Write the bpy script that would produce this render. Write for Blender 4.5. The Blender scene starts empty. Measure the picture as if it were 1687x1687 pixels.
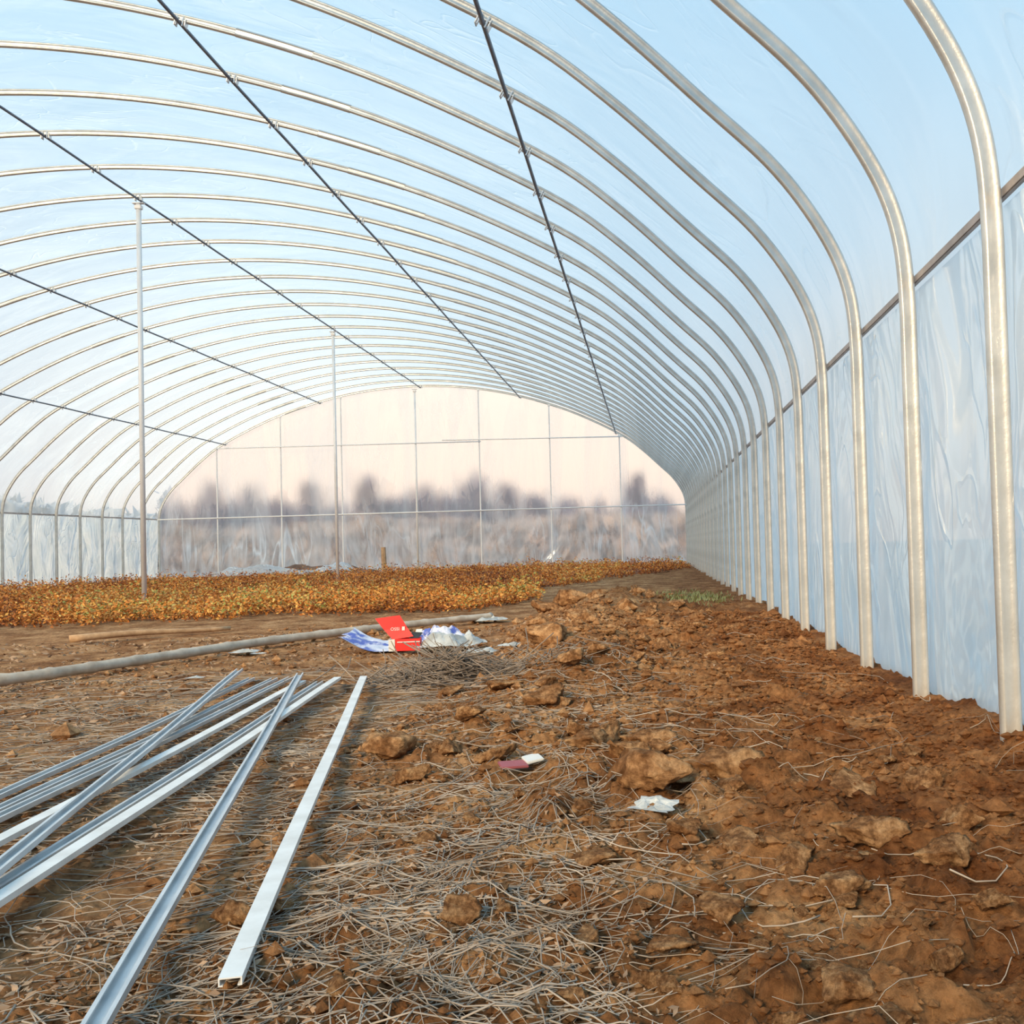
import bpy, bmesh, math, random
import numpy as np
from mathutils import Vector, Matrix
random.seed(7); rng=np.random.default_rng(11)
sc=bpy.context.scene
try:
    sc.view_settings.view_transform='Standard'; sc.view_settings.look='None'
except Exception: pass
COL=sc.collection
# ---------------------------------------------------------------- noise
def _h(ix,iy,s):
    n=(ix.astype(np.int64)*374761393+iy.astype(np.int64)*668265263+s*974634777)&0x7fffffff
    n=((n^(n>>13))*1274126177)&0x7fffffff
    n=(n^(n>>16))
    return (n&0xffffff)/float(0xffffff)
def vn(x,y,s=0):
    x=np.asarray(x,float);y=np.asarray(y,float)
    ix=np.floor(x);iy=np.floor(y);fx=x-ix;fy=y-iy
    fx=fx*fx*(3-2*fx);fy=fy*fy*(3-2*fy)
    a=_h(ix,iy,s);b=_h(ix+1,iy,s);c=_h(ix,iy+1,s);e=_h(ix+1,iy+1,s)
    return ((a*(1-fx)+b*fx)*(1-fy)+(c*(1-fx)+e*fx)*fy)*2-1
def fbm(x,y,o=4,s=0):
    t=0;am=1;tot=0
    for i in range(o):
        t=t+am*vn(x*2**i+i*7.3,y*2**i-i*3.1,s+i);tot+=am;am*=.5
    return t/tot
def domes(x,y,s=0,rmin=.25,rmax=.6,pw=1.0,tilt=0.0):
    ix=np.floor(x);iy=np.floor(y);out=np.zeros_like(x)
    for dx in(-1,0,1):
        for dy in(-1,0,1):
            cx=ix+dx;cy=iy+dy
            px=cx+_h(cx,cy,s+1);py=cy+_h(cx,cy,s+2)
            rr=rmin+(rmax-rmin)*_h(cx,cy,s+3)
            an=_h(cx,cy,s+4)*6.283
            ex=(x-px);ey=(y-py)
            q=np.maximum(np.abs(ex*np.cos(an)+ey*np.sin(an)),np.abs(-ex*np.sin(an)+ey*np.cos(an))*1.25)
            dd=(.5*(ex**2+ey**2)+.5*q**2)/rr**2
            tl=1+tilt*(ex*np.cos(an*3)+ey*np.sin(an*3))/rr
            out=np.maximum(out,np.sqrt(np.maximum(0,1-dd**pw))*rr*tl)
    return out
def ss(a,b,v):
    t=np.clip((v-a)/(b-a),0,1);return t*t*(3-2*t)
def gh(x,y):
    x=np.asarray(x,float);y=np.asarray(y,float)
    wob=.35*fbm(x*.9,y*.9,3,50)
    m=ss(-1.0,-.25,x+wob)*(1-ss(11,14,y))
    m=np.maximum(m,ss(-.7,.0,x+wob+.25*(2.0-y))*(1-ss(1.9,2.5,y)))
    m=m*(1-.66*ss(.35,.8,x+.2*wob)*ss(2.2,3.2,y))*.9+.1
    h=.022*fbm(x*.8,y*.8,3,1)
    h=h+m*.035*fbm(x*2.6,y*2.6,3,5)
    wx=x+.035*vn(x*12,y*12,80);wy=y+.035*vn(x*12,y*12,81)
    h=h+m*.095*domes(wx*5.2,wy*5.2,20,.10,.50,1.8,.5)*ss(.25,.9,.5+.9*vn(x*1.7,y*1.7,33))
    h=h+(m*.94+.06)*.037*domes(wx*12,wy*12,30,.12,.56,1.7,.55)
    h=h+(m*.87+.13)*.020*domes(wx*27,wy*27,40,.15,.6,1.5,.5)
    h=h+(m*.65+.35)*.009*domes(x*63,y*63,45,.15,.6,1.3,.3)
    h=h+.004*fbm(x*60,y*60,3,9)+.007*fbm(x*18,y*18,2,12)*(1-.4*m)
    h=h+.05*ss(.8,1.05,x)*(1-ss(3.4,4.5,y))
    h=h+.11*np.exp(-((x+.48+.15*np.sin(y))/.33)**2)*ss(3.4,5.0,y)*(1-ss(11.5,13.5,y))
    return h-.012
def ghs(x,y): return float(gh(np.array([x]),np.array([y]))[0])
def ghmax(x,y,r):
    a=np.linspace(-r,r,7);A,B=np.meshgrid(a,a);return float(gh(x+A.ravel(),y+B.ravel()).max())
# ---------------------------------------------------------------- material helpers
def mat(name):
    m=bpy.data.materials.new(name);m.use_nodes=True;nt=m.node_tree;nt.nodes.clear()
    o=nt.nodes.new('ShaderNodeOutputMaterial');return m,nt,o
def N(nt,t,**k):
    n=nt.nodes.new(t)
    for a,b in k.items():
        if a in n.inputs.keys(): n.inputs[a].default_value=b
        else: setattr(n,a,b)
    return n
def MA(nt,op,a,b=None,c=None,clamp=False):
    n=nt.nodes.new('ShaderNodeMath');n.operation=op;n.use_clamp=clamp
    for i,v in enumerate((a,b,c)):
        if v is None:continue
        if isinstance(v,(int,float)):n.inputs[i].default_value=v
        else:nt.links.new(v,n.inputs[i])
    return n.outputs[0]
def ramp(nt,fac,stops):
    r=nt.nodes.new('ShaderNodeValToRGB');e=r.color_ramp.elements
    while len(e)>1:e.remove(e[-1])
    e[0].position=stops[0][0];e[0].color=(*stops[0][1],1)
    for p,c in stops[1:]:
        q=e.new(p);q.color=(*c,1)
    nt.links.new(fac,r.inputs[0]);return r.outputs[0]
def noise(nt,scale,detail=5,rough=.55,sv=(1,1,1),coord='Position',rot=(0,0,0),dist=0):
    if coord=='Position':
        g=nt.nodes.new('ShaderNodeNewGeometry');src=g.outputs['Position']
    else:
        g=nt.nodes.new('ShaderNodeTexCoord');src=g.outputs['Object']
    mp=nt.nodes.new('ShaderNodeMapping');mp.inputs['Scale'].default_value=sv;mp.inputs['Rotation'].default_value=rot
    nt.links.new(src,mp.inputs[0])
    n=nt.nodes.new('ShaderNodeTexNoise');n.inputs['Scale'].default_value=scale
    n.inputs['Detail'].default_value=detail;n.inputs['Roughness'].default_value=rough;n.inputs['Distortion'].default_value=dist
    nt.links.new(mp.outputs[0],n.inputs['Vector']);return n.outputs['Fac']
def simple(name,c1,c2=None,scale=8,rough=.6,metal=0,bump=0,bscale=60,coord='Object',sv=(1,1,1),lo=.35,hi=.65,spec=.5):
    m,nt,o=mat(name);b=N(nt,'ShaderNodeBsdfPrincipled');b.inputs['Roughness'].default_value=rough
    b.inputs['Metallic'].default_value=metal;b.inputs['Specular IOR Level'].default_value=spec
    if c2 is None:c2=tuple(v*.85 for v in c1)
    f=noise(nt,scale,5,.6,sv,coord);nt.links.new(ramp(nt,f,[(lo,c1),(hi,c2)]),b.inputs['Base Color'])
    if bump:
        f2=noise(nt,bscale,6,.65,(1,1,1),coord);bp=N(nt,'ShaderNodeBump');bp.inputs['Strength'].default_value=bump
        bp.inputs['Distance'].default_value=.01
        nt.links.new(f2,bp.inputs['Height']);nt.links.new(bp.outputs[0],b.inputs['Normal'])
    nt.links.new(b.outputs[0],o.inputs[0]);return m
# soil
def soil_mat(name,coord,dark=1.0):
    m,nt,o=mat(name);b=N(nt,'ShaderNodeBsdfPrincipled');b.inputs['Roughness'].default_value=.95
    b.inputs['Specular IOR Level'].default_value=.12
    f=noise(nt,3.2 if coord=='Position' else 2.2,8,.68,(1,1,1),coord)
    k=dark
    c=ramp(nt,f,[(.3,(.15*k,.065*k,.026*k)),(.45,(.30*k,.145*k,.061*k)),(.57,(.47*k,.265*k,.126*k)),(.72,(.64*k,.42*k,.23*k))])
    f3=noise(nt,45 if coord=='Position' else 9,6,.7,(1,1,1),coord)
    c3=ramp(nt,f3,[(.35,(.52,.49,.47)),(.62,(1.15,1.12,1.08))])
    mx=N(nt,'ShaderNodeMix',data_type='RGBA',blend_type='MULTIPLY');mx.inputs[0].default_value=1
    nt.links.new(c,mx.inputs[6]);nt.links.new(c3,mx.inputs[7]);out=mx.outputs[2]
    if coord=='Position':
        g=N(nt,'ShaderNodeNewGeometry');sp=N(nt,'ShaderNodeSeparateXYZ');nt.links.new(g.outputs['Position'],sp.inputs[0])
        mr=N(nt,'ShaderNodeMapRange');mr.inputs['From Min'].default_value=-1.2;mr.inputs['From Max'].default_value=.75
        nt.links.new(sp.outputs['X'],mr.inputs['Value'])
        f5=noise(nt,2.2,5,.6)
        ad=MA(nt,'ADD',mr.outputs[0],MA(nt,'MULTIPLY_ADD',f5,1.6,-.8),clamp=True)
        m2=N(nt,'ShaderNodeMix',data_type='RGBA',blend_type='MULTIPLY');m2.inputs[0].default_value=1
        rc=ramp(nt,ad,[(0,(1.12,1.12,1.14)),(.5,(1.04,.99,.92)),(1,(.74,.60,.50))])
        nt.links.new(out,m2.inputs[6]);nt.links.new(rc,m2.inputs[7]);out=m2.outputs[2]
    nt.links.new(out,b.inputs['Base Color'])
    f4=noise(nt,28 if coord=='Position' else 6,10,.75,(1,1,1),coord);bp=N(nt,'ShaderNodeBump');bp.inputs['Strength'].default_value=1.0
    bp.inputs['Distance'].default_value=.02
    nt.links.new(f4,bp.inputs['Height']);nt.links.new(bp.outputs[0],b.inputs['Normal'])
    nt.links.new(b.outputs[0],o.inputs[0]);return m
M_soil=soil_mat('soil','Position');M_clod=soil_mat('clod_soil','Object',1.08)
# film: a thin sheet, part clear and part milky; creases and folds scatter more light
def film_mat(name,T,sv,streak=.5,tint=(.9,.95,1),graz=1.6,bump=.35,trcol=(.97,.985,1),rot=(0,0,0),crease=.5,diff=.25,blur=0,gloss=.1,bdist=.06,det=3,lw_=22,rgl=.18,lowz=0):
    m,nt,o=mat(name)
    f=noise(nt,1.0,det,.55,sv,rot=rot,dist=.8)
    fr=noise(nt,1.5,2,.5,sv,rot=rot,dist=1.4)
    rdg=MA(nt,'ABSOLUTE',MA(nt,'SUBTRACT',fr,.5))
    line=MA(nt,'SUBTRACT',1,MA(nt,'MULTIPLY',rdg,lw_),clamp=True)
    broad=noise(nt,.8,3,.5)
    line=MA(nt,'MULTIPLY',line,MA(nt,'MULTIPLY_ADD',broad,4,-1.6,clamp=True))
    zf=None
    if lowz:
        g=N(nt,'ShaderNodeNewGeometry');sp=N(nt,'ShaderNodeSeparateXYZ');nt.links.new(g.outputs['Position'],sp.inputs[0])
        zf=MA(nt,'MULTIPLY_ADD',sp.outputs['Z'],-.6,1.35,clamp=True)
        line=MA(nt,'MULTIPLY',line,MA(nt,'MULTIPLY_ADD',zf,.85,.15))
    mr=N(nt,'ShaderNodeMapRange');mr.inputs['From Min'].default_value=.42;mr.inputs['From Max'].default_value=.66
    mr.inputs['To Min'].default_value=1;mr.inputs['To Max'].default_value=1-streak
    nt.links.new(f,mr.inputs['Value'])
    lw=N(nt,'ShaderNodeLayerWeight');lw.inputs['Blend'].default_value=.5
    iv=MA(nt,'SUBTRACT',1,MA(nt,'POWER',lw.outputs['Facing'],graz))
    mt=MA(nt,'MULTIPLY',MA(nt,'MULTIPLY',iv,mr.outputs[0]),T,clamp=True)
    mt=MA(nt,'MULTIPLY',mt,MA(nt,'MULTIPLY_ADD',line,-crease,1))
    if lowz:
        f6=noise(nt,2.0,4,.6,(1.3,1,.35),rot=(0,.3,0),dist=1.5)
        mt=MA(nt,'MULTIPLY',mt,MA(nt,'SUBTRACT',1,MA(nt,'MULTIPLY',zf,MA(nt,'MULTIPLY_ADD',f6,2.4*lowz,-.85*lowz,clamp=True))))
    tr=N(nt,'ShaderNodeBsdfTransparent');tr.inputs[0].default_value=(*trcol,1)
    clear=tr.outputs[0]
    if blur:
        rf=N(nt,'ShaderNodeBsdfRefraction');rf.inputs['IOR'].default_value=1.15;rf.inputs['Roughness'].default_value=blur
        rf.inputs[0].default_value=(*trcol,1)
        mb=N(nt,'ShaderNodeMixShader');mb.inputs[0].default_value=.88;nt.links.new(clear,mb.inputs[1]);nt.links.new(rf.outputs[0],mb.inputs[2]);clear=mb.outputs[0]
    tl=N(nt,'ShaderNodeBsdfTranslucent');df=N(nt,'ShaderNodeBsdfDiffuse')
    col=ramp(nt,MA(nt,'MAXIMUM',line,MA(nt,'MULTIPLY_ADD',f,3,-1.3,clamp=True)),[(0,tuple(v*.92 for v in tint)),(1,tuple(min(1,v*1.04+.03) for v in tint))])
    nt.links.new(col,tl.inputs[0]);nt.links.new(col,df.inputs[0])
    gl=N(nt,'ShaderNodeBsdfGlossy');gl.inputs['Roughness'].default_value=rgl;gl.inputs[0].default_value=(1,1,1,1)
    fb=noise(nt,1.3,3,.5,sv,rot=rot,dist=1.0);hb=MA(nt,'ADD',fb,MA(nt,'MULTIPLY',line,.12))
    bp=N(nt,'ShaderNodeBump');bp.inputs['Strength'].default_value=bump;bp.inputs['Distance'].default_value=bdist
    nt.links.new(hb,bp.inputs['Height'])
    for q in(tl,df,gl):nt.links.new(bp.outputs[0],q.inputs['Normal'])
    a=N(nt,'ShaderNodeMixShader');a.inputs[0].default_value=diff;nt.links.new(tl.outputs[0],a.inputs[1]);nt.links.new(df.outputs[0],a.inputs[2])
    c=N(nt,'ShaderNodeMixShader');c.inputs[0].default_value=gloss;nt.links.new(a.outputs[0],c.inputs[1]);nt.links.new(gl.outputs[0],c.inputs[2])
    e=N(nt,'ShaderNodeMixShader');nt.links.new(mt,e.inputs[0]);nt.links.new(c.outputs[0],e.inputs[1]);nt.links.new(clear,e.inputs[2])
    nt.links.new(e.outputs[0],o.inputs[0]);return m
M_roof=film_mat('roof_film',.74,(.6,1.0,.6),.32,(.90,.975,1),2.1,.5,rot=(0,0,.5),crease=.45,diff=.15,gloss=.12,det=3,lw_=50)
M_side=film_mat('side_film',.22,(1.3,1.5,.6),.50,(.91,.985,1),2.0,1.0,rot=(.5,0,0),crease=.75,diff=.22,gloss=.20,bdist=.16,lw_=36,rgl=.13,det=5)
M_end=film_mat('end_film',.80,(1.3,1,.22),.25,(1,.96,.92),2,.8,rot=(0,.14,0),crease=.85,diff=.3,blur=.27,gloss=.14,det=4,lw_=26,lowz=.66)
M_scrapfilm=film_mat('loose_film',.25,(6,6,6),.5,(.92,.97,1),1.5,.8)
M_steel=simple('galvanised_steel',(.64,.62,.575),(.46,.445,.41),7,.32,.5,.14,30,'Object',(1,1,1),.3,.72)
M_pipe=simple('dark_pipe',(.20,.22,.26),(.12,.14,.18),6,.45,.5)
M_rail=simple('rail_steel',(.46,.40,.37),(.30,.26,.24),6,.5,.3)
M_clamp=simple('clamp_zinc',(.88,.88,.87),(.65,.65,.65),20,.35,.3)
M_post=simple('post_zinc',(.84,.81,.78),(.74,.71,.68),4,.45,.05)
M_chan=simple('channel_zinc',(.66,.68,.69),(.50,.53,.55),9,.38,.45,.05,50)
M_chanw=simple('channel_zinc_pale',(.82,.81,.78),(.64,.62,.58),9,.45,.2,.05,50,'Object',(1,1,1),.4,.72)
M_bamboo=simple('bamboo',(.58,.50,.40),(.40,.32,.24),10,.6,0,.2,30)
M_wood=simple('weathered_wood',(.52,.33,.18),(.34,.20,.10),14,.8,0,.3,40)
M_vine=simple('dry_vine',(.44,.37,.30),(.22,.175,.135),4,.85,0,0,1,'Position')
M_litter=simple('dry_litter',(.40,.27,.17),(.20,.12,.07),9,.9,0,0,1,'Position')
M_twig=simple('grey_twig',(.34,.27,.21),(.16,.12,.09),7,.85,0,0,1,'Position')
M_red=simple('red_card',(.80,.02,.015),(.66,.015,.01),5,.5)
M_white=simple('white_card',(.66,.66,.63),None,5,.5)
M_black=simple('black_card',(.03,.03,.03),None,5,.4)
M_blue=simple('blue_print_plastic',(.08,.12,.42),(.58,.61,.72),7,.4,0,0,1,'Object',(1,1,1),.42,.5)
M_bag=simple('white_plastic_bag',(.50,.52,.51),(.30,.31,.30),14,.3,0,.5,18)
M_pink=simple('maroon_card',(.36,.09,.10),(.26,.07,.08),6,.6)
M_green=simple('weed_green',(.17,.19,.06),(.24,.24,.10),9,.7)
M_trunk=simple('tree_bark',(.26,.21,.24),(.21,.17,.20),4,.9)
M_crown=simple('tree_foliage',(.21,.175,.235),(.29,.23,.275),.6,.9,0,0,1,'Position')
M_hedge=simple('hedge_foliage',(.36,.28,.27),(.50,.37,.29),.8,.9,0,0,1,'Position')
M_hedge2=simple('hedge_foliage_cool',(.32,.35,.41),(.36,.38,.43),.2,.9,0,0,1,'Position')
M_field=simple('dry_field',(.40,.34,.31),(.36,.31,.30),.15,.95,0,0,1,'Position')
M_mound=simple('dark_mound',(.20,.12,.08),(.10,.06,.045),3,.95,0,.6,20,'Position')
m,nt,o=mat('rust_leaves');b=N(nt,'ShaderNodeBsdfPrincipled');b.inputs['Roughness'].default_value=.75
at=N(nt,'ShaderNodeAttribute');at.attribute_name='tint'
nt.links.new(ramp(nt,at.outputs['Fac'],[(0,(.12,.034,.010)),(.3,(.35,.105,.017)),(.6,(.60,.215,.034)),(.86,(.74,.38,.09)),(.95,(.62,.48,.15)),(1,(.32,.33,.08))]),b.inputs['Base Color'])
nt.links.new(b.outputs[0],o.inputs[0]);M_leaf=m
# ---------------------------------------------------------------- object helpers
def mesh(name,V,F,mt,smooth=False):
    me=bpy.data.meshes.new(name)
    me.from_pydata(V if isinstance(V,list) else V.tolist(),[],F if isinstance(F,list) else F.tolist());me.update()
    if mt:me.materials.append(mt)
    if smooth:me.polygons.foreach_set('use_smooth',[True]*len(me.polygons))
    return me
def obj(name,me,label=None,cat=None,kind=None,group=None,parent=None,loc=(0,0,0),rot=(0,0,0)):
    ob=bpy.data.objects.new(name,me);COL.objects.link(ob);ob.location=loc;ob.rotation_euler=rot
    if label:ob['label']=label
    if cat:ob['category']=cat
    if kind:ob['kind']=kind
    if group:ob['group']=group
    if parent:ob.parent=parent
    return ob
def sweep(path,prof,nrm,bin_=None,closed=True,cap=True):
    V=[];n=len(prof)
    for P,a,b2 in zip(path,nrm,bin_):
        for (p,q) in prof:V.append(tuple(P+a*p+b2*q))
    F=[]
    for i in range(len(path)-1):
        for j in range(n):
            F.append((i*n+j,i*n+(j+1)%n,(i+1)*n+(j+1)%n,(i+1)*n+j))
    if cap:F.append(tuple(range(n))[::-1]);F.append(tuple(range((len(path)-1)*n,len(path)*n)))
    return V,F
def frames(path):
    T=[]
    for i in range(len(path)):
        a=path[max(0,i-1)];b=path[min(len(path)-1,i+1)];T.append((b-a).normalized())
    up=Vector((0,0,1))
    if abs(T[0].z)>.9:up=Vector((1,0,0))
    nn=[];bb=[]
    for t in T:
        s=t.cross(up)
        if s.length<1e-4:s=Vector((1,0,0))
        s.normalize();w=s.cross(t).normalized();nn.append(s);bb.append(w)
    return nn,bb
def tube(path,rad,sides=8):
    path=[Vector(p) for p in path];nn,bb=frames(path)
    V=[];F=[];n=sides
    for i,P in enumerate(path):
        r=rad[i] if isinstance(rad,(list,tuple)) else rad
        for k in range(n):
            an=2*math.pi*k/n;V.append(tuple(P+nn[i]*r*math.cos(an)+bb[i]*r*math.sin(an)))
    for i in range(len(path)-1):
        for j in range(n):F.append((i*n+j,i*n+(j+1)%n,(i+1)*n+(j+1)%n,(i+1)*n+j))
    F.append(tuple(range(n))[::-1]);F.append(tuple(range((len(path)-1)*n,len(path)*n)))
    return V,F
def join(parts):
    V=[];F=[]
    for v,f in parts:
        o_=len(V);V+=list(v);F+=[tuple(i+o_ for i in q) for q in f]
    return V,F
def boxvf(c,s,bev=0):
    bm=bmesh.new();bmesh.ops.create_cube(bm,size=1)
    for v in bm.verts:v.co=Vector((v.co.x*s[0]+c[0],v.co.y*s[1]+c[1],v.co.z*s[2]+c[2]))
    if bev:bmesh.ops.bevel(bm,geom=bm.edges[:],offset=bev,segments=2,affect='EDGES')
    bm.verts.index_update();V=[tuple(v.co) for v in bm.verts];F=[tuple(v.index for v in f.verts) for f in bm.faces];bm.free();return V,F
# ---------------------------------------------------------------- arch profile
XC=-6.18
half=[(0,5.05),(1.4,4.96),(2.75,4.69),(4.1,4.24),(5.4,3.60),(6.0,3.16),(6.5,2.69),(6.83,2.37),(7.06,2.03),(7.16,1.75),(7.18,1.45)]
def catmull(P,sub):
    out=[]
    for i in range(len(P)-1):
        p0=P[max(0,i-1)];p1=P[i];p2=P[i+1];p3=P[min(len(P)-1,i+2)]
        for k in range(sub):
            t=k/sub
            out.append(tuple(.5*((2*b)+(-a+c)*t+(2*a-5*b+4*c-d)*t*t+(-a+3*b-3*c+d)*t**3) for a,b,c,d in zip(p0,p1,p2,p3)))
    out.append(P[-1]);return out
full=[(-x,z) for x,z in half[::-1]]+half[1:]
cur=catmull(full,7)
for _ in range(3):
    cur=[cur[0]]+[tuple((a+2*b+c)/4 for a,b,c in zip(cur[i-1],cur[i],cur[i+1])) for i in range(1,len(cur)-1)]+[cur[-1]]
curve=[(-7.18,z) for z in(-.15,.0,.35,.7,1.05)]+cur+[(7.18,z) for z in(1.05,.7,.35,.0,-.15)]
CP=[Vector((x,0,z)) for x,z in curve]
def archnrm(CP):
    nn=[]
    for i in range(len(CP)):
        t=(CP[min(len(CP)-1,i+1)]-CP[max(0,i-1)]).normalized();nn.append(Vector((-t.z,0,t.x)))
    return nn
NR=archnrm(CP)
Yh=Vector((0,1,0))
# oval galvanised tube with a shallow pressed groove
prof=[]
for k in range(28):
    an=2*math.pi*k/28;c=math.cos(an);s=math.sin(an)
    p=.0305*abs(c)**.62*(1 if c>0 else -1);q=.020*abs(s)**.62*(1 if s>0 else -1)
    if s<0 and abs(p)<.014:q+=.005
    prof.append((p,q))
V,F=sweep(CP,prof[::-1],NR,[Yh]*len(CP));arch_me=mesh('greenhouse_arch',V,F,M_steel,True)
def seg(lo,hi):
    idx=[i for i,p in enumerate(CP) if lo<=p.x<=hi and p.z>2];return [CP[i] for i in idx],[NR[i] for i in idx]
sl=[]
p2=[(a*1.12,b*1.12) for a,b in prof]
for lo,hi in((-3.75,-3.1),(3.1,3.75)):
    a,b=seg(lo,hi);V,F=sweep(a,p2[::-1],b,[Yh]*len(a));sl.append(mesh('splice_sleeve',V,F,M_steel,False))
YS=list(range(3,30))
for Y in YS:
    lab="galvanised steel hoop arch standing in soil along the tunnel" if Y<29 else "galvanised steel hoop framing the film end of the tunnel"
    a=obj('greenhouse_arch',arch_me,lab,'greenhouse frame',group='steel hoop arches',loc=(XC,Y,0))
    for s in sl:obj('splice_sleeve',s,parent=a)
def height_at(off):
    for i in range(len(CP)-1):
        if CP[i].z>2 and CP[i].x<=off<=CP[i+1].x:
            t=(off-CP[i].x)/(CP[i+1].x-CP[i].x);return CP[i].z*(1-t)+CP[i+1].z*t,NR[i]
parts=[boxvf((0,0,.012),(.09,.06,.007),.002),boxvf((-.04,0,.0),(.007,.055,.06),.002),boxvf((.04,0,.0),(.007,.055,.06),.002),
 tube([(-.024,-.03,.0),(-.024,.03,.0)],.007,8),tube([(.024,-.03,.0),(.024,.03,.0)],.007,8),tube([(-.024,-.028,-.03),(-.024,-.028,.04)],.006,8),tube([(.024,-.028,-.03),(.024,-.028,.04)],.006,8)]
V,F=join(parts);clamp_me=mesh('clamp',V,F,M_clamp)
for off in(-5.36,-2.75,0,2.73,5.33):
    h,nr=height_at(off);P=Vector((XC+off,0,h))-nr*.046
    V,F=tube([(0,y,.004*math.sin(y*1.9)) for y in np.linspace(2.4,29.02,54)],.014,10)
    pu=obj('purlin_pipe',mesh('purlin_pipe',V,F,M_pipe,True),"thin dark steel pipe clamped lengthwise beneath the hoop arches",'pipe',group='roof purlin pipes',loc=P)
    for Y in YS:
        obj('clamp',clamp_me,parent=pu,loc=(0,Y,.012),rot=(0,math.atan2(nr.x,nr.z),0))
for sx,lab in((1,"brownish steel film-lock rail fixed along the side posts"),(-1,"pale steel rail fixed along the far side posts")):
    V,F=boxvf((0,15.8,0),(.020,26.6,.032),.004)
    obj('side_rail',mesh('side_rail',V,F,M_rail),lab,'rail',group='side wall rails',loc=(XC+sx*(7.18+.042),0,1.59))
for X in(-11.74,-10.0,-8.35,-4.6,-2.68,-.78):
    h,nr=height_at(X-XC);g=-.1
    V,F=join([tube([(0,0,g),(0,0,h-.03)],.018,10),boxvf((0,.0,h-.05),(.06,.05,.05),.006)])
    obj('end_wall_post',mesh('end_wall_post',V,F,M_post,False),"slim galvanised upright supporting the film end wall",'post',group='end wall uprights',loc=(X,28.93,0))
for x0,x1,z0,z1 in((-11.75,-4.55,3.47,3.47),(-5.6,-.7,3.53,3.50),(-13.36,1.0,1.58,1.60)):
    V,F=tube([(x0,0,z0),((x0+x1)/2,0,(z0+z1)/2),(x1,0,z1)],.016,8)
    obj('end_wall_rail',mesh('end_wall_rail',V,F,M_post,True),"slim horizontal steel rail crossing the film end wall",'rail',group='end wall rails',loc=(0,28.89,0))
for Y,lab in((13,"tall slim steel post under the ridge standing in rust-coloured plants"),(21,"slim steel ridge post standing farther along the plant bed"),(28.93,"slim steel ridge post at the film end wall")):
    po=obj('support_post',mesh('support_post',*tube([(0,0,-.1),(0,0,4.94)],.030 if Y<28 else .026,12),M_post,True),lab,'post',group='ridge support posts',loc=(XC-(.0 if Y<28 else .15),Y,0))
    V,F=join([boxvf((0,0,4.95),(.14,.06,.012),.003),boxvf((0,0,4.90),(.08,.07,.05),.006)])
    obj('post_bracket',mesh('post_bracket',V,F,M_post),parent=po)
# ---------------------------------------------------------------- film
def filmsurf(idx,name,mt,label=None,cat=None):
    ys=np.linspace(1.2,29.06,int(28*12));pts=[(CP[i]+NR[i]*.048) for i in idx];nr=[NR[i] for i in idx]
    nY=len(ys);dens=[];dn=[]
    for k in range(len(pts)-1):
        n=max(1,int((pts[k+1]-pts[k]).length/.1))
        for q in range(n):
            dens.append(pts[k].lerp(pts[k+1],q/n));dn.append(nr[k].lerp(nr[k+1],q/n).normalized())
    dens.append(pts[-1]);dn.append(nr[-1])
    V=[]
    for P,n_ in zip(dens,dn):
        sgn=1 if P.x>0 else -1;s_=P.z*sgn+P.x*.7
        low=float(ss(1.62,1.1,P.z))
        w=fbm(ys*1.3+s_*.6,np.full(nY,s_*1.1)-ys*.3,4,60)
        fold=vn(ys*1.7+P.z*1.9,P.z*.9+ys*.2,71)+.4*vn(ys*4.5+P.z*4,P.z*1.7+ys*0,72)
        bow=np.abs(np.sin(np.pi*ys))
        dd=.010*(w+1)+low*.030*(fold+1.2)*(.2+bow)
        for y,e in zip(ys,dd):V.append((XC+P.x+n_.x*e,float(y),P.z+n_.z*e))
    nr_=len(dens);F=[(i*nY+j,i*nY+j+1,(i+1)*nY+j+1,(i+1)*nY+j) for i in range(nr_-1) for j in range(nY-1)]
    return obj(name,mesh(name,V,F,mt,True),label,cat,'structure')
n5=len(CP)
k1=[i for i in range(n5) if CP[i].z<=1.6 and CP[i].x<0];k2=[i for i in range(n5) if CP[i].z<=1.6 and CP[i].x>0]
filmsurf(k1,'wall_left',M_side,"translucent plastic film side wall with wrinkles","film wall")
filmsurf(k2,'wall_right',M_side,"translucent bluish plastic film side wall with folds","film wall")
filmsurf(list(range(k1[-1],k2[0]+1)),'ceiling',M_roof,"curved translucent plastic film roof showing blue sky","film roof")
xs=np.linspace(-7.2,7.2,420)
cx=[p.x for p in CP[5:-5]];cz=[p.z for p in CP[5:-5]]
top=np.interp(xs,np.array(cx),np.array(cz))+.05
zz=np.linspace(0,1,90);V=[];F=[]
for i,x in enumerate(xs):
    z=-.1+(top[i]+.1)*zz
    low=ss(1.7,.3,z)
    dsp=.010*fbm(np.full(90,x*1.5)+z*.3,z*.35,3,90)+low*.06*fbm(np.full(90,x*3.0)+1.1*np.sin(z*1.6+x*.8),z*.5,4,95)
    for a,b2 in zip(z,dsp):V.append((XC+x,29.10+float(b2),float(a)))
for i in range(419):
    for j in range(89):F.append((i*90+j,(i+1)*90+j,(i+1)*90+j+1,i*90+j+1))
obj('wall_back',mesh('wall_back',V,F,M_end,True),"clear plastic film end wall with trees behind it","film wall",'structure')
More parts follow.
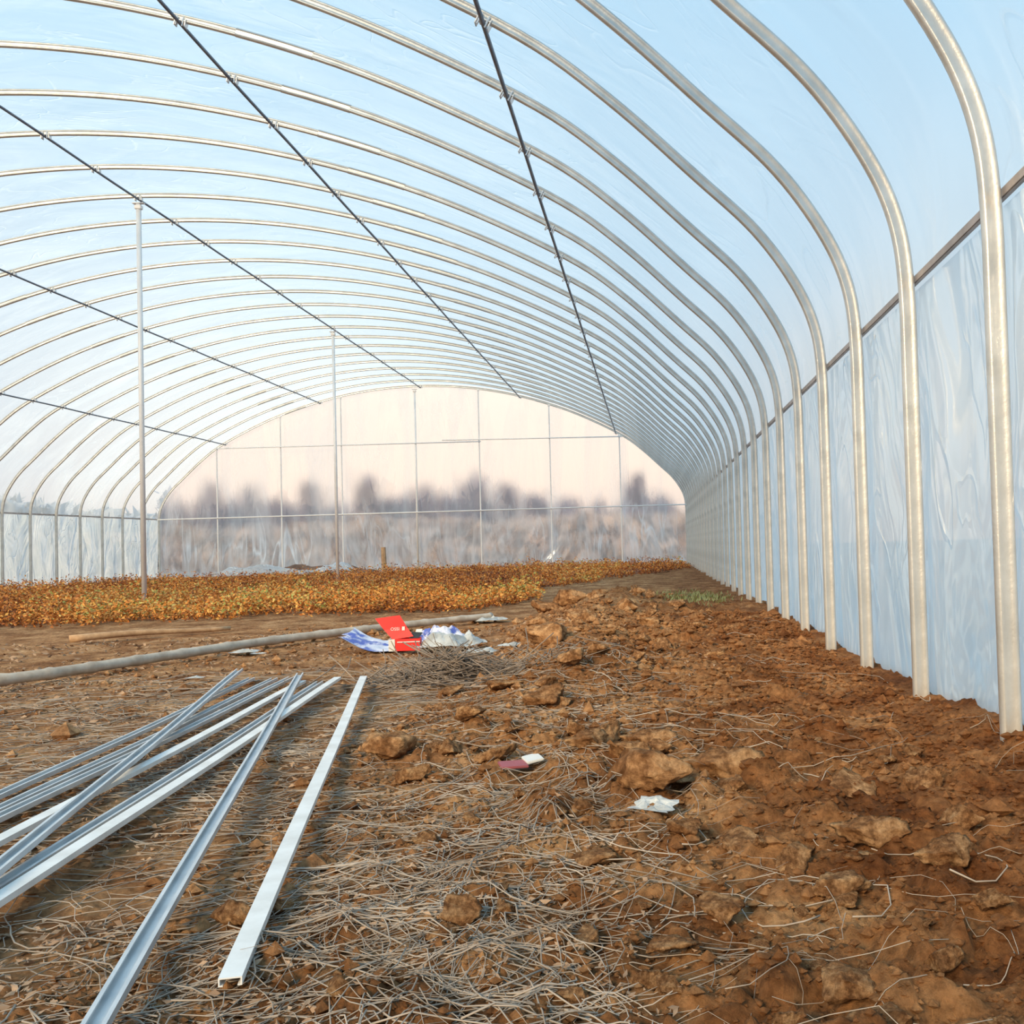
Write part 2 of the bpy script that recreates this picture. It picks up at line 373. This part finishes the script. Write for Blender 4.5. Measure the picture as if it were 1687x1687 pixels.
# ---------------------------------------------------------------- floor
ys=[.55]
while ys[-1]<29.3:ys.append(ys[-1]*1.0052+.0003)
ys=np.array(ys)
xr=np.arange(1.12,-2.6,-.0115).tolist();st=.0115
while xr[-1]>-13.6:st*=1.035;xr.append(xr[-1]-st)
xg=np.array(xr[::-1]);X,Y=np.meshgrid(xg,ys);Z=gh(X,Y)
Vn=np.stack([X.ravel(),Y.ravel(),Z.ravel()],1);w=len(xg);hN=len(ys)
I=(np.arange(hN-1)[:,None]*w+np.arange(w-1)[None,:]).ravel();Fn=np.stack([I,I+1,I+w+1,I+w],1)
obj('floor',mesh('floor',Vn,Fn,M_soil,True),"rough reddish-brown bare soil ground inside the tunnel","ground",'structure')
V,F=[],[]
gx=np.linspace(-90,60,60);gy=np.linspace(-12,120,60)
for y in gy:
    for x in gx:V.append((x,y,-.13+.0*x))
for i in range(59):
    for j in range(59):F.append((i*60+j,i*60+j+1,(i+1)*60+j+1,(i+1)*60+j))
obj('floor_outside',mesh('floor_outside',V,F,M_field),"dry brown field outside the tunnel","ground",'structure')
# ---------------------------------------------------------------- clods
from mathutils import noise as mn
clod_meshes=[]
def make_clod(seed,flat):
    rd=random.Random(seed);bm=bmesh.new()
    for i in range(12):
        v=Vector((rd.gauss(0,1),rd.gauss(0,1),rd.gauss(0,1))).normalized()*rd.uniform(.42,.58)
        bm.verts.new((v.x,v.y*rd.uniform(.75,.95),v.z*flat))
    r_=bmesh.ops.convex_hull(bm,input=bm.verts[:]);
    dele=[g for g in r_['geom_interior'] if isinstance(g,bmesh.types.BMVert)]
    if dele:bmesh.ops.delete(bm,geom=dele,context='VERTS')
    bmesh.ops.subdivide_edges(bm,edges=bm.edges[:],cuts=3,use_grid_fill=True)
    bmesh.ops.smooth_vert(bm,verts=bm.verts[:],factor=.1,use_axis_x=True,use_axis_y=True,use_axis_z=True)
    bmesh.ops.subdivide_edges(bm,edges=bm.edges[:],cuts=1,use_grid_fill=True)
    bm.normal_update()
    for v in bm.verts:
        p=v.co*4.5+Vector((seed*3.1,0,0));e=mn.noise(p)*.05+mn.noise(p*2.7)*.036+mn.noise(p*6)*.026
        v.co+=v.normal*e
    me=bpy.data.meshes.new('soil_clod');bm.to_mesh(me);bm.free();me.materials.append(M_clod)
    me.polygons.foreach_set('use_smooth',[True]*len(me.polygons));return me
for s in range(10):clod_meshes.append(make_clod(s,.55+.06*(s%4)))
slab=make_clod(31,.36)
big=[(-.775,3.16,.14),(-.608,3.18,.08),(-.475,3.02,.11),(-.178,3.24,.13),(.006,3.14,.11),(-.073,3.04,.1),(0.0,2.62,.18),(-.18,2.43,.08),(.174,2.13,.10),(.054,2.17,.07),(.316,1.85,.08),(.254,2.01,.07),(.48,2.56,.13),(.646,2.6,.09),(-.34,1.69,.055),(-.585,5.8,.22),(-.77,10.4,.3),(-.23,8.9,.2),(-.615,4.35,.13),(-.41,4.0,.14),(-.354,4.65,.12),(.54,1.73,.05),(.373,2.04,.07),(-.258,3.47,.09),(-.43,1.44,.05),(.24,1.4,.075),(.4,1.52,.055),(.62,2.2,.08),(.1,1.75,.07),(-.95,9.6,.22),(-.5,7.2,.16),(-.7,6.7,.15),(-.3,6.1,.14)]
def put_clod(x,y,s,me,lab):
    z=ghs(x,y)
    o_=obj('soil_clod',me,lab,'clod of soil',group='loose soil clods',loc=(x,y,z+s*.18),rot=(random.uniform(-.3,.3),random.uniform(-.3,.3),random.uniform(0,6.28)))
    o_.scale=(s*1.15,s*1.1,s*1.05);return o_
for i,(x,y,s) in enumerate(big):
    put_clod(x,y,s*1.2,clod_meshes[i%10],"large lumpy clod of reddish-brown soil" if s>.1 else "small lumpy clod of reddish-brown soil")
for x,y,s,rz in((.175,2.86,.22,.5),(.515,1.93,.13,1.0),(.72,3.03,.11,2.),(-.02,3.2,.16,.3),(-.20,3.1,.14,1.2),(.42,2.12,.14,.2)):
    o_=put_clod(x,y,s,slab,"flat slab-like clod of pale brown soil");o_.rotation_euler=(.12,-.15,rz);o_.location.z=ghmax(x,y,s*.25)+s*.04
cnt=0
while cnt<255:
    y=1.25*math.exp(random.random()*math.log(12/1.25));x=random.gauss(-.15,.36)
    if x<-.5*y or x>.36*y or x>.92 or x<-2:continue
    if y>3 and x>.4 and random.random()<.6:continue
    if abs(x+.36)<.15 and 2.55<y<3.05:continue
    if abs(x)<.13 and 2.2<y<2.55:continue
    s=random.choice([.016,.02,.025,.03,.035,.045,.055,.08])*(.8+.14*y)
    put_clod(x,y,s,clod_meshes[cnt%10],"small lumpy clod of reddish-brown soil");cnt+=1
# crumbs
ico=[(0,0,1),(.9,0,.3),(.2,.85,.35),(-.75,.5,.3),(-.7,-.55,.35),(.25,-.85,.3),(0,0,-.6)]
icf=[(0,1,2),(0,2,3),(0,3,4),(0,4,5),(0,5,1),(6,2,1),(6,3,2),(6,4,3),(6,5,4),(6,1,5)]
nc=40000
yy=1.15*np.exp(rng.random(nc)*math.log(9/1.15));xx=np.where(rng.random(nc)<.85,rng.uniform(-.9,1.0,nc),rng.uniform(-3,.9,nc))
k=(xx>-.62*yy)&(xx<.4*yy);xx=xx[k];yy=yy[k];zz_=gh(xx,yy);nc=len(xx)
sz=rng.gamma(2,.0023,nc)*(.7+.25*yy)
B=np.array(ico)[None]*(1+.35*rng.standard_normal((nc,7,3))*.6);th=rng.random(nc)*6.28
c_,s_=np.cos(th)[:,None],np.sin(th)[:,None]
bx=B[:,:,0]*c_-B[:,:,1]*s_;by=B[:,:,0]*s_+B[:,:,1]*c_
Vc=np.stack([xx[:,None]+bx*sz[:,None],yy[:,None]+by*sz[:,None],zz_[:,None]+B[:,:,2]*sz[:,None]*.8],2).reshape(-1,3)
Fc=(np.array(icf)[None]+7*np.arange(nc)[:,None,None]).reshape(-1,3)
obj('soil_crumbs',mesh('soil_crumbs',Vc,Fc,M_soil,False),"loose crumbs of brown soil scattered over the ground","soil",'stuff')
# ---------------------------------------------------------------- vines
def strands(n,xf,yf,L,r,mtl,name,label,zoff=.02,wig=.5,cat='dry stems',gate=.5):
    parts=[]
    for i in range(n):
        y=yf();x=xf(y)
        if x<-.68*y-.2 or x>min(1.0,.42*y):continue
        if random.random()<gate and float(vn(np.array([x*2.3]),np.array([y*1.6]),55)[0])<.0:continue
        th=random.uniform(0,6.28) if random.random()<.6 else random.gauss(0,.5);l=random.uniform(*L);m_=12;p=[];k=random.gauss(0,wig);z0=random.uniform(-.001,zoff)
        px,py=x,y;xs_=[];ys_=[]
        for q in range(m_):
            xs_.append(px);ys_.append(py);th+=k/m_*2+random.gauss(0,.2);px+=math.cos(th)*l/m_;py+=math.sin(th)*l/m_
        xa=np.clip(np.array(xs_),-13,.98);za=gh(xa,np.array(ys_));za=np.maximum(za,np.convolve(np.pad(za,1,'edge'),[.33,.34,.33],'valid'))
        ph=random.uniform(0,6.28)
        p=[(xa[q],ys_[q],float(za[q])+z0+.008*(.6+math.sin(ph+q*.9))*(zoff/.02)) for q in range(m_)]
        rr=r*random.uniform(.4,1.5)*(.75+.12*y)
        parts.append(tube(p,[rr*(1-.5*q/m_) for q in range(m_)],4))
    V,F=join(parts);return obj(name,mesh(name,V,F,mtl,True),label,cat,'stuff')
def yd(a,b):return lambda:a*math.exp(random.random()*math.log(b/a))
def vx(y):
    return random.uniform(-.62*y,-.02*y-.05) if random.random()<.93 else random.uniform(-.3,.6)
strands(2300,vx,yd(1.25,5.5),(.15,.75),.00125,M_vine,'dry_vine_litter',"tangled grey dry vine stems lying on the soil",.011,1.7,gate=.6)
strands(80,lambda y:random.uniform(-.1,.95),yd(1.6,9),(.1,.45),.0010,M_vine,'dry_straw',"sparse dry straw stems among the soil clods",.02,.8)
nl=15000
yy=1.2*np.exp(rng.random(nl)*math.log(8/1.2));xx=rng.uniform(-1,.1,nl)*yy*.66
k=(xx<.9)&(vn(xx*3,yy*3,77)>-.5)&((xx<-.1)|(rng.random(nl)<.25));xx=xx[k];yy=yy[k];nl=len(xx);zz_=gh(xx,yy)+.003+.006*rng.random(nl)
sz=(.003+.008*rng.random(nl))*(.6+.25*yy);th=rng.random(nl)*6.28
q4=np.array([(-1,0),(0,-.35),(1,0),(0,.35)])
Vx=xx[:,None]+sz[:,None]*(q4[:,0]*np.cos(th)[:,None]-q4[:,1]*np.sin(th)[:,None]);Vy=yy[:,None]+sz[:,None]*(q4[:,0]*np.sin(th)[:,None]+q4[:,1]*np.cos(th)[:,None])
Vz=zz_[:,None]+sz[:,None]*rng.uniform(-.45,.6,(nl,4))
obj('dry_leaf_litter',mesh('dry_leaf_litter',np.stack([Vx,Vy,Vz],2).reshape(-1,3),np.arange(nl*4).reshape(-1,4),M_litter),"crumbled dry brown leaf bits covering the soil","leaf litter",'stuff')
# twig pile
parts=[]
for i in range(560):
    a=random.uniform(0,6.28);rr=abs(random.gauss(0,.19));hx=.12*math.exp(-(rr/.19)**2)
    cxp=-.95+rr*math.cos(a)*1.35;cyp=4.95+rr*math.sin(a)*.8;th=random.gauss(0,.9);l=random.uniform(.12,.42)
    z=ghs(cxp,cyp)+random.uniform(.2,1)*hx+.012;el=random.gauss(0,.18)
    p=[(cxp+math.cos(th+.25*t*t)*l*t*.5,cyp+math.sin(th+.3*t)*l*t*.5,max(ghs(cxp+math.cos(th)*l*t*.5,cyp+math.sin(th)*l*t*.5)+.004,z+el*l*t-.1*abs(t)*hx)) for t in(-1,-.5,0,.5,1)]
    parts.append(tube(p,random.uniform(.0013,.003),4))
V,F=join(parts);obj('twig_pile',mesh('twig_pile',V,F,M_twig,True),"low heap of dry grey twigs on the soil",'twigs',kind='stuff')
# ---------------------------------------------------------------- plants bed
def bx_(Y):
    return np.where(Y<15,-1.45+.25*np.sin(Y*1.7),np.where(Y<23,-1.45+(Y-15)/8*2.2,.85))
ns=19000
Yp=9.6*np.exp(rng.random(ns)**1.2*math.log(28.6/9.6));hi=bx_(Yp);lo=np.maximum(-12.0,-.66*Yp-.3)
Xp=lo+(hi-lo)*rng.random(ns);edge=.5*fbm(Xp*1.1,Yp*.3,3,120)+.45*rng.standard_normal(ns)*.5
ymax=24.3+4.3*ss(-7.5,-4.5,Xp)
k=(Yp>10.2+edge*1.5)&(Xp<hi+edge*.7)&(Yp<ymax+edge)
for yq in(13,21):k&=((Xp-XC-.17)**2+((Yp-yq+.4)*.6)**2>.30**2)
Xp=Xp[k];Yp=Yp[k];ns=len(Xp)
Hp=(.07+.18*rng.random(ns)**1.5)*(1.0+.75*fbm(Xp*1.5,Yp*1.1,3,130));nl=12
sc_=(.78+.02*Yp)
az=rng.random((ns,nl))*6.28;tt=rng.random((ns,nl));rad=.055*rng.random((ns,nl))*sc_[:,None]*(.5+tt)
lx=Xp[:,None]+rad*np.cos(az);ly=Yp[:,None]+rad*np.sin(az);lz=gh(Xp,Yp)[:,None]+Hp[:,None]*(.1+.9*tt)
sz=(.012+.012*rng.random((ns,nl)))*sc_[:,None];n_=ns*nl
d1=rng.standard_normal((n_,3));d1[:,2]*=.6;d1/=np.linalg.norm(d1,axis=1)[:,None];d2=np.cross(d1,rng.standard_normal((n_,3)));d2/=np.linalg.norm(d2,axis=1)[:,None]
C=np.stack([lx.ravel(),ly.ravel(),lz.ravel()],1);S=sz.ravel()[:,None]
Vl=np.stack([C-d1*S,C-d2*S*.5,C+d1*S,C+d2*S*.5],1).reshape(-1,3)
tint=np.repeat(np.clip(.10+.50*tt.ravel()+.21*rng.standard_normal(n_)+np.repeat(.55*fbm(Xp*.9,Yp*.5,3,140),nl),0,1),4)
Fl=np.arange(n_*4).reshape(-1,4)
gx=np.linspace(0,1,120);gy=np.linspace(11.4,28.7,150);GX,GY=np.meshgrid(gx,gy);lo=np.maximum(-11.8,-.66*GY-1.2);lo=np.where(GY>24.3,np.maximum(lo,-7.0+(GY-24.3)*.6),lo);hi=bx_(GY)-.3
PX=lo+(hi-lo)*GX;PY=GY+.35*fbm(PX*.9,GY*.3,3,120);PZ=.03+.03*fbm(PX*5,PY*5,3,150)-.1*(GX>.99)-.1*(GY<11.45)
Vm=np.stack([PX.ravel(),PY.ravel(),PZ.ravel()],1);I=(np.arange(149)[:,None]*120+np.arange(119)[None]).ravel();Fm=np.stack([I,I+1,I+121,I+120],1)+len(Vl)
me=mesh('rust_seedling_bed',np.concatenate([Vl,Vm]),np.concatenate([Fl,Fm]),M_leaf)
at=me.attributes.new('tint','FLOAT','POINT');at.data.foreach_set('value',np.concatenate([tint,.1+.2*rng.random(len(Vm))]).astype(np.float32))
obj('rust_seedling_bed',me,"dense bed of low rust-orange dried seedlings","plants",'stuff')
parts=[];
for i in range(900):
    x=.45+random.gauss(0,.2);y=11.3+random.gauss(0,.7)
    if x>.95:continue
    z=ghs(x,y);h=random.uniform(.025,.06);a=random.uniform(0,6.28);w_=.006
    c=Vector((x,y,z));t=Vector((math.cos(a)*h*.7,math.sin(a)*h*.7,h));s2=Vector((-math.sin(a)*w_,math.cos(a)*w_,0))
    parts.append(([tuple(c),tuple(c+t*.5+s2),tuple(c+t),tuple(c+t*.5-s2)],[(0,1,2,3)]))
V,F=join(parts);obj('green_weeds',mesh('green_weeds',V,F,M_green),"small patch of low green weeds on the soil","weeds",'stuff')
# ---------------------------------------------------------------- channels on ground
w_=.0155;h_=.012
cp=[(-w_,0),(w_,0),(w_,h_),(w_-.006,h_),(w_-.006,h_-.002),(w_-.002,h_-.002),(w_-.002,.002),(-w_+.002,.002),(-w_+.002,h_-.002),(-w_+.006,h_-.002),(-w_+.006,h_),(-w_,h_)]
bars=[((-1.65,2.65),(-1.89,5.02),.6,0,.020,0),((-1.56,2.53),(-1.77,4.98),.6,0,.020,0),((-1.50,2.43),(-1.69,4.98),.6,0,.024,0),((-1.37,2.19),(-1.58,4.80),.6,1,.026,1),((-1.20,1.96),(-1.98,5.11),.6,0,.054,0),((-1.13,1.82),(-1.44,4.86),.6,1,.030,1),((-1.175,1.82),(-1.49,4.76),.6,0,.026,0),((-.700,1.34),(-1.65,4.98),.45,0,.040,0),((-.590,1.47),(-1.325,4.87),0,1,.030,1)]
for (a,b2,ext,flip,zz0,mi) in bars:
    A=Vector((*a,0));Bv=Vector((*b2,0));dv=(Bv-A).normalized();A=A-dv*ext;L_=(Bv-A).length
    pr=[(p,(h_-q) if flip else q) for p,q in cp];
    if flip:pr=pr[::-1]
    m_=12;path=[Vector((0,L_*i/m_,.003*math.sin(i*.7))) for i in range(m_+1)]
    V,F=sweep(path,pr,[Vector((1,0,0))]*(m_+1),[Vector((0,0,1))]*(m_+1))
    obj('steel_channel',mesh('steel_channel',V,F,M_chanw if mi else M_chan),"pale flat-faced galvanised steel channel lying on the soil" if flip else "bluish galvanised open steel channel lying on the soil",'metal channel',group='steel channels on the ground',loc=(A.x,A.y,zz0),rot=(0,0,math.atan2(-dv.x,dv.y)))
# ---------------------------------------------------------------- bamboo
bp_=catmull([(x*.94,y*.94) for x,y in[(-3.75,4.9),(-3.34,5.48),(-3.14,5.97),(-2.93,6.65),(-2.65,7.45),(-2.22,8.22),(-1.87,8.75),(-1.42,9.35)]],14)
P=[(x,y,.042) for x,y in bp_];n=len(P);R=[]
for i in range(n):
    r0=.028-.002*i/n;R.append(r0*(1.2 if i%7==0 else 1.0))
V,F=tube(P,R,14);obj('bamboo_pole',mesh('bamboo_pole',V,F,M_bamboo,True),"long pale tan jointed bamboo pole lying on bare soil",'pole')
V,F=tube([(-4.2+.84*t,7.7+.79*t,.035+.01*math.sin(t*5)) for t in np.linspace(0,1,12)],[.028-.012*t for t in np.linspace(0,1,12)],9)
obj('wooden_stick',mesh('wooden_stick',V,F,M_wood,True),"thin brown wooden stick lying on bare soil",'stick')
V,F=tube([(0,0,-.1),(.01,0,.3),(0,0,.66)],[.055,.06,.055],8)
obj('wooden_stake',mesh('wooden_stake',V,F,M_wood),"short brown wooden stake standing in the plant bed",'stake',loc=(-6.28,25,0))
# ---------------------------------------------------------------- box
bxo=bpy.data.objects.new('red_carton',None);COL.objects.link(bxo);bxo.location=(-1.47,6.30,.02);bxo.rotation_euler=(0,0,.12)
bxo['label']="opened red and white cardboard carton with a raised lid";bxo['category']="carton"
V,F=join([boxvf((.01,-.05,.035),(.17,.003,.07)),boxvf((.01,.05,.035),(.17,.003,.07)),boxvf((.095,0,.035),(.003,.1,.07)),boxvf((0.01,0,.002),(.17,.1,.003))])
obj('carton_body',mesh('carton_body',V,F,M_red),parent=bxo)
obj('carton_side',mesh('carton_side',*join([boxvf((-.066,-.0535,.035),(.035,.003,.07)),boxvf((-.084,0,.035),(.003,.1,.07))]),M_white),"white printed side",parent=bxo)
obj('carton_stripe',mesh('carton_stripe',*boxvf((.03,-.054,.052),(.13,.003,.006)),M_white),"white stripe",parent=bxo)
lv=[(-.050,0,0),(.070,0,.015),(.035,.012,.065),(-.008,.018,.140),(-.150,.018,.125),(-.100,.012,.058)]
lv2=[(x,y+.004,z) for x,y,z in lv]
lid=obj('lid_flap',mesh('lid_flap',lv+lv2,[(0,1,2,5),(5,2,3,4),(6,11,8,7),(11,10,9,8),(0,6,7,1),(1,7,8,2),(2,8,9,3),(3,9,10,4),(4,10,11,5),(5,11,6,0)],M_red),"raised red lid with small lettering",parent=bxo,loc=(-.012,-.045,.068))
fl=obj('side_flap',mesh('side_flap',[(.0,0,0),(.055,0,.0),(.075,.03,.03),(.012,.03,.035)],[(0,1,2,3)],M_black),"black printed flap",parent=bxo,loc=(.035,-.046,.072))
fl=obj('inner_flap',mesh('inner_flap',[(.0,0,0),(.04,0,.0),(.045,.03,.035),(.01,.03,.035)],[(0,1,2,3)],M_white),"white inner flap",parent=bxo,loc=(.06,-.02,.085))
tc=bpy.data.curves.new('lettering','FONT');tc.body="OSSI";tc.size=.026;tc.extrude=.0005
to=bpy.data.objects.new('tmp',tc);COL.objects.link(to);dg=bpy.context.evaluated_depsgraph_get();tm=bpy.data.meshes.new_from_object(to.evaluated_get(dg));bpy.data.objects.remove(to)
tm.materials.clear();tm.materials.append(M_white)
lt=obj('lettering',tm,"small white letters",parent=lid,loc=(-.062,.008,.052),rot=(math.radians(82),0,0))
obj('printed_mark',mesh('printed_mark',*boxvf((0,0,0),(.016,.002,.022)),M_white),"small white printed block",parent=lid,loc=(.012,.009,.062),rot=(-.15,0,0))
# plastic sheets
def crumple(name,label,loc,sx,sy,h,mt,seed,nx=36,ny=26,fn=None,cat='plastic sheet',group=None,rz=0,fr=2.0):
    V=[];F=[]
    for j in range(ny):
        for i in range(nx):
            u_=i/(nx-1)*2-1;v_=j/(ny-1)*2-1
            x=sx/2*(u_+.14*float(vn(np.array([v_*3+seed]),np.array([u_]),5)[0]));y=sy/2*(v_+.18*float(vn(np.array([u_*3+seed]),np.array([v_]),6)[0]))
            e=float(fbm(np.array([u_*fr+seed*3]),np.array([v_*fr]),4,7)[0]);f_=max(0,1-max(abs(u_),abs(v_))**2.5)
            z=h*(.5+.8*e)*(f_*.8+.2)
            if fn:z+=fn(u_,v_)
            V.append((x,y,max(0.004,z)))
    for j in range(ny-1):
        for i in range(nx-1):F.append((j*nx+i,j*nx+i+1,(j+1)*nx+i+1,(j+1)*nx+i))
    g=ghs(loc[0],loc[1]) if loc[1]<14 else 0
    return obj(name,mesh(name,V,F,mt,False),label,cat,group=group,loc=(loc[0],loc[1],g+.008+(loc[2] if len(loc)>2 else 0)),rot=(0,0,rz))
crumple('printed_plastic_sheet',"blue and white printed plastic sheet beside the red carton",(-1.68,6.55),.42,.36,.04,M_blue,1,fn=lambda u_,v_:.09*max(0,-u_)**1.5+.03*max(0,v_))
crumple('plastic_bag',"crumpled translucent white plastic bag beside the red carton",(-1.20,6.35,.03),.36,.30,.11,M_bag,2,cat='plastic bag',fr=1.7)
crumple('printed_plastic_sheet',"blue printed plastic scrap behind the red carton",(-1.36,6.72,.02),.34,.22,.12,M_blue,5)
for i,(x,y,s) in enumerate([(-1.36,8.75,.30),(-2.51,6.55,.16),(-2.23,5.2,.08),(-.98,6.05,.2),(-.8,6.02,.15),(-1.1,5.95,.12),(-2.35,6.35,.08)]):
    crumple('plastic_scrap',"small crumpled scrap of white plastic on the soil",(x,y,.015),s,s*.7,s*.2,M_bag,10+i,16,12,group='white plastic scraps')
tg=ghmax(-.01,2.41,.03)
crumple('torn_plastic_piece',"torn pale plastic piece lying against a soil clod",(-.01,2.41,tg-ghs(-.01,2.41)-.014),.10,.07,.026,M_bag,31,30,20,rz=-.5,fr=1.5,fn=lambda u_,v_:.015*max(0,v_))
crumple('film_heap',"low heap of loose pale plastic film beyond the plant bed",(-9.3,25.6,.07),2.2,.9,.28,M_scrapfilm,41,50,30,cat='plastic film')
crumple('film_heap',"low heap of loose pale plastic film at the tunnel end",(-7.9,26.6,.07),.9,.6,.30,M_scrapfilm,42,40,24,cat='plastic film')
crumple('soil_mound',"low dark mound of soil at the tunnel end",(-8.8,28.0),3.0,1.0,.26,M_mound,43,50,26,cat='soil')
pk=bpy.data.objects.new('card_pack',None);COL.objects.link(pk);pk.location=(-.36,2.90,ghmax(-.36,2.90,.04)-.010);pk.rotation_euler=(.12,.03,.35)
pk['label']="crushed maroon and white cardboard pack on the soil";pk['category']="cardboard pack"
obj('pack_body',mesh('pack_body',*boxvf((-.03,0,.004),(.075,.055,.007),.002),M_pink),"maroon card body",parent=pk)
obj('pack_lid',mesh('pack_lid',*boxvf((.030,.012,.008),(.048,.055,.008),.002),M_white),"white card lid",parent=pk,rot=(0,-.15,.1))
# ---------------------------------------------------------------- trees outside
def tree(x,y,h,w,seed):
    rd=np.random.default_rng(seed)
    parts=[tube([(0,0,-.15),(.1,0,h*.3),(0,.1,h*.75)],[.14,.11,.05],8)]
    for i in range(26):
        a=rd.random()*6.28;z0=h*(.15+.5*rd.random());l=w*(.15+.25*rd.random())
        parts.append(tube([(0,0,z0),(math.cos(a)*l*.6,math.sin(a)*l*.6,z0+h*.15),(math.cos(a)*l*.8,math.sin(a)*l*.8,min(h*1.08,z0+h*(.28+.2*rd.random())))],[.05,.035,.015],5))
    V,F=join(parts);t=obj('tree',mesh('tree',V,F,M_trunk,True),"dusky tree standing beyond the film end wall",'tree',group='trees behind the tunnel',loc=(x,y,0))
    nb=16;n=2300
    hh=rd.random(nb)
    bc=np.stack([rd.normal(0,w*.20,nb)*(1.3-hh),rd.normal(0,w*.2,nb),h*(.15+.7*hh)],1);br=w*(.08+.11*rd.random(nb))*(1.2-.6*hh)
    ii=rd.integers(0,nb,n);dv=rd.standard_normal((n,3));dv[:,2]*=1.7
    C=bc[ii]+dv*(br[ii])[:,None]*.6;C[:,2]=np.clip(C[:,2],.2,h*1.08)
    a=rd.standard_normal((n,3))*.09;a[:,2]*=2;b_=rd.standard_normal((n,3))*.07
    Vt=np.stack([C-a,C-b_,C+a,C+b_],1).reshape(-1,3)
    obj('crown',mesh('crown',Vt,np.arange(n*4).reshape(-1,4),M_crown),parent=t)
for i,(px,top_,w) in enumerate([(285,804,2.2),(325,826,2.2),(360,830,2.2),(398,800,2.4),(435,828,2.0),(465,793,1.7),(505,828,2.0),(552,796,2.6),(595,828,2.2),(632,778,2.3),(680,826,2.2),(722,802,2.5),(758,818,2.2),(795,780,3.2),(852,802,2.6),(895,822,2.2),(945,828,2.2),(990,828,2.2),(1045,778,2.3),(1090,820,2.0)]):
    Yt=54+(i%3)*3.2;x=(px-1070)/1750*Yt;h=.62+(892-.028*(px-1085)-top_)/1750*Yt
    tree(x,Yt,h,w,100+i)
def hedge(n,xr_,yr_,hh,mt,lab,name='hedge_row',sp_=.16,dens=.35):
    Xh=rng.uniform(*xr_,n);Yh2=rng.uniform(*yr_,n);Zh=rng.random(n)**1.2*(hh+.3*hh*fbm((Xh+Yh2)*dens,Yh2*0,3,7))
    C=np.stack([Xh,Yh2,Zh],1);a=rng.standard_normal((n,3))*sp_;b_=rng.standard_normal((n,3))*sp_
    obj(name,mesh(name,np.stack([C-a,C-b_,C+a,C+b_],1).reshape(-1,3),np.arange(n*4).reshape(-1,4),mt),lab,"hedge",'stuff')
hedge(20000,(-27,6),(45,49),1.5,M_hedge,"low brown hedge growing beyond the tunnel end")
hedge(30000,(-33,-28.5),(2,62),3.0,M_hedge2,"grey hedge growing beyond the tunnel side",sp_=.3,dens=.2)
# ---------------------------------------------------------------- world, sun
wd=bpy.data.worlds.new('sky');sc.world=wd;wd.use_nodes=True;nt=wd.node_tree;nt.nodes.clear()
wo=nt.nodes.new('ShaderNodeOutputWorld');bg=nt.nodes.new('ShaderNodeBackground');tcn=nt.nodes.new('ShaderNodeTexCoord');sp=nt.nodes.new('ShaderNodeSeparateXYZ')
nt.links.new(tcn.outputs['Generated'],sp.inputs[0])
cool=ramp(nt,sp.outputs['Z'],[(0,(.80,.83,.87)),(.08,(.90,.95,.98)),(.3,(.68,.90,1.05)),(.6,(.40,.76,1.05)),(1,(.30,.66,1.02))])
dusk=ramp(nt,sp.outputs['Z'],[(0,(.46,.50,.58)),(.07,(.58,.61,.69)),(.22,(.62,.71,.82)),(.4,(.50,.77,.97)),(.7,(.36,.72,1.02)),(1,(.30,.66,1.02))])
warm=ramp(nt,sp.outputs['Z'],[(0,(1.08,.82,.66)),(.06,(1.20,.95,.76)),(.15,(1.22,1.05,.88)),(.26,(.82,.96,1.05)),(.6,(.40,.76,1.05)),(1,(.30,.66,1.02))])
def mixc(f,a,b_):
    mx=nt.nodes.new('ShaderNodeMix');mx.data_type='RGBA';nt.links.new(f,mx.inputs[0]);nt.links.new(a,mx.inputs[6]);nt.links.new(b_,mx.inputs[7]);return mx.outputs[2]
def mrng(o_,a,b_):
    mr=nt.nodes.new('ShaderNodeMapRange');mr.inputs['From Min'].default_value=a;mr.inputs['From Max'].default_value=b_;nt.links.new(o_,mr.inputs['Value']);return mr.outputs[0]
c0=mixc(mrng(sp.outputs['X'],.3,-.4),cool,dusk)
c1=mixc(mrng(sp.outputs['Y'],.82,.95),c0,warm)
nt.links.new(c1,bg.inputs[0]);bg.inputs[1].default_value=1.08;nt.links.new(bg.outputs[0],wo.inputs[0])
sl_=bpy.data.lights.new('sun','SUN');sl_.energy=4.6;sl_.angle=math.radians(18);sl_.color=(1,.77,.48)
so=bpy.data.objects.new('sun',sl_);COL.objects.link(so);so.rotation_euler=Vector((.36,.80,-.41)).normalized().to_track_quat('-Z','Y').to_euler()
# ---------------------------------------------------------------- camera
d=Vector((-13,-48.5,-1750)).normalized();u=Vector((-.028,1,-.0275));u=(u-d*u.dot(d)).normalized();r=d.cross(u)
cd=bpy.data.cameras.new('camera');cam=bpy.data.objects.new('camera',cd);COL.objects.link(cam)
cd.sensor_width=36;cd.lens=1750/1687*36;cd.shift_x=-241.5/1687;cd.clip_start=.05;cd.clip_end=400
cam.matrix_world=Matrix.Translation((0,0,.62))@Matrix((r,d,u)).to_4x4()
sc.camera=cam
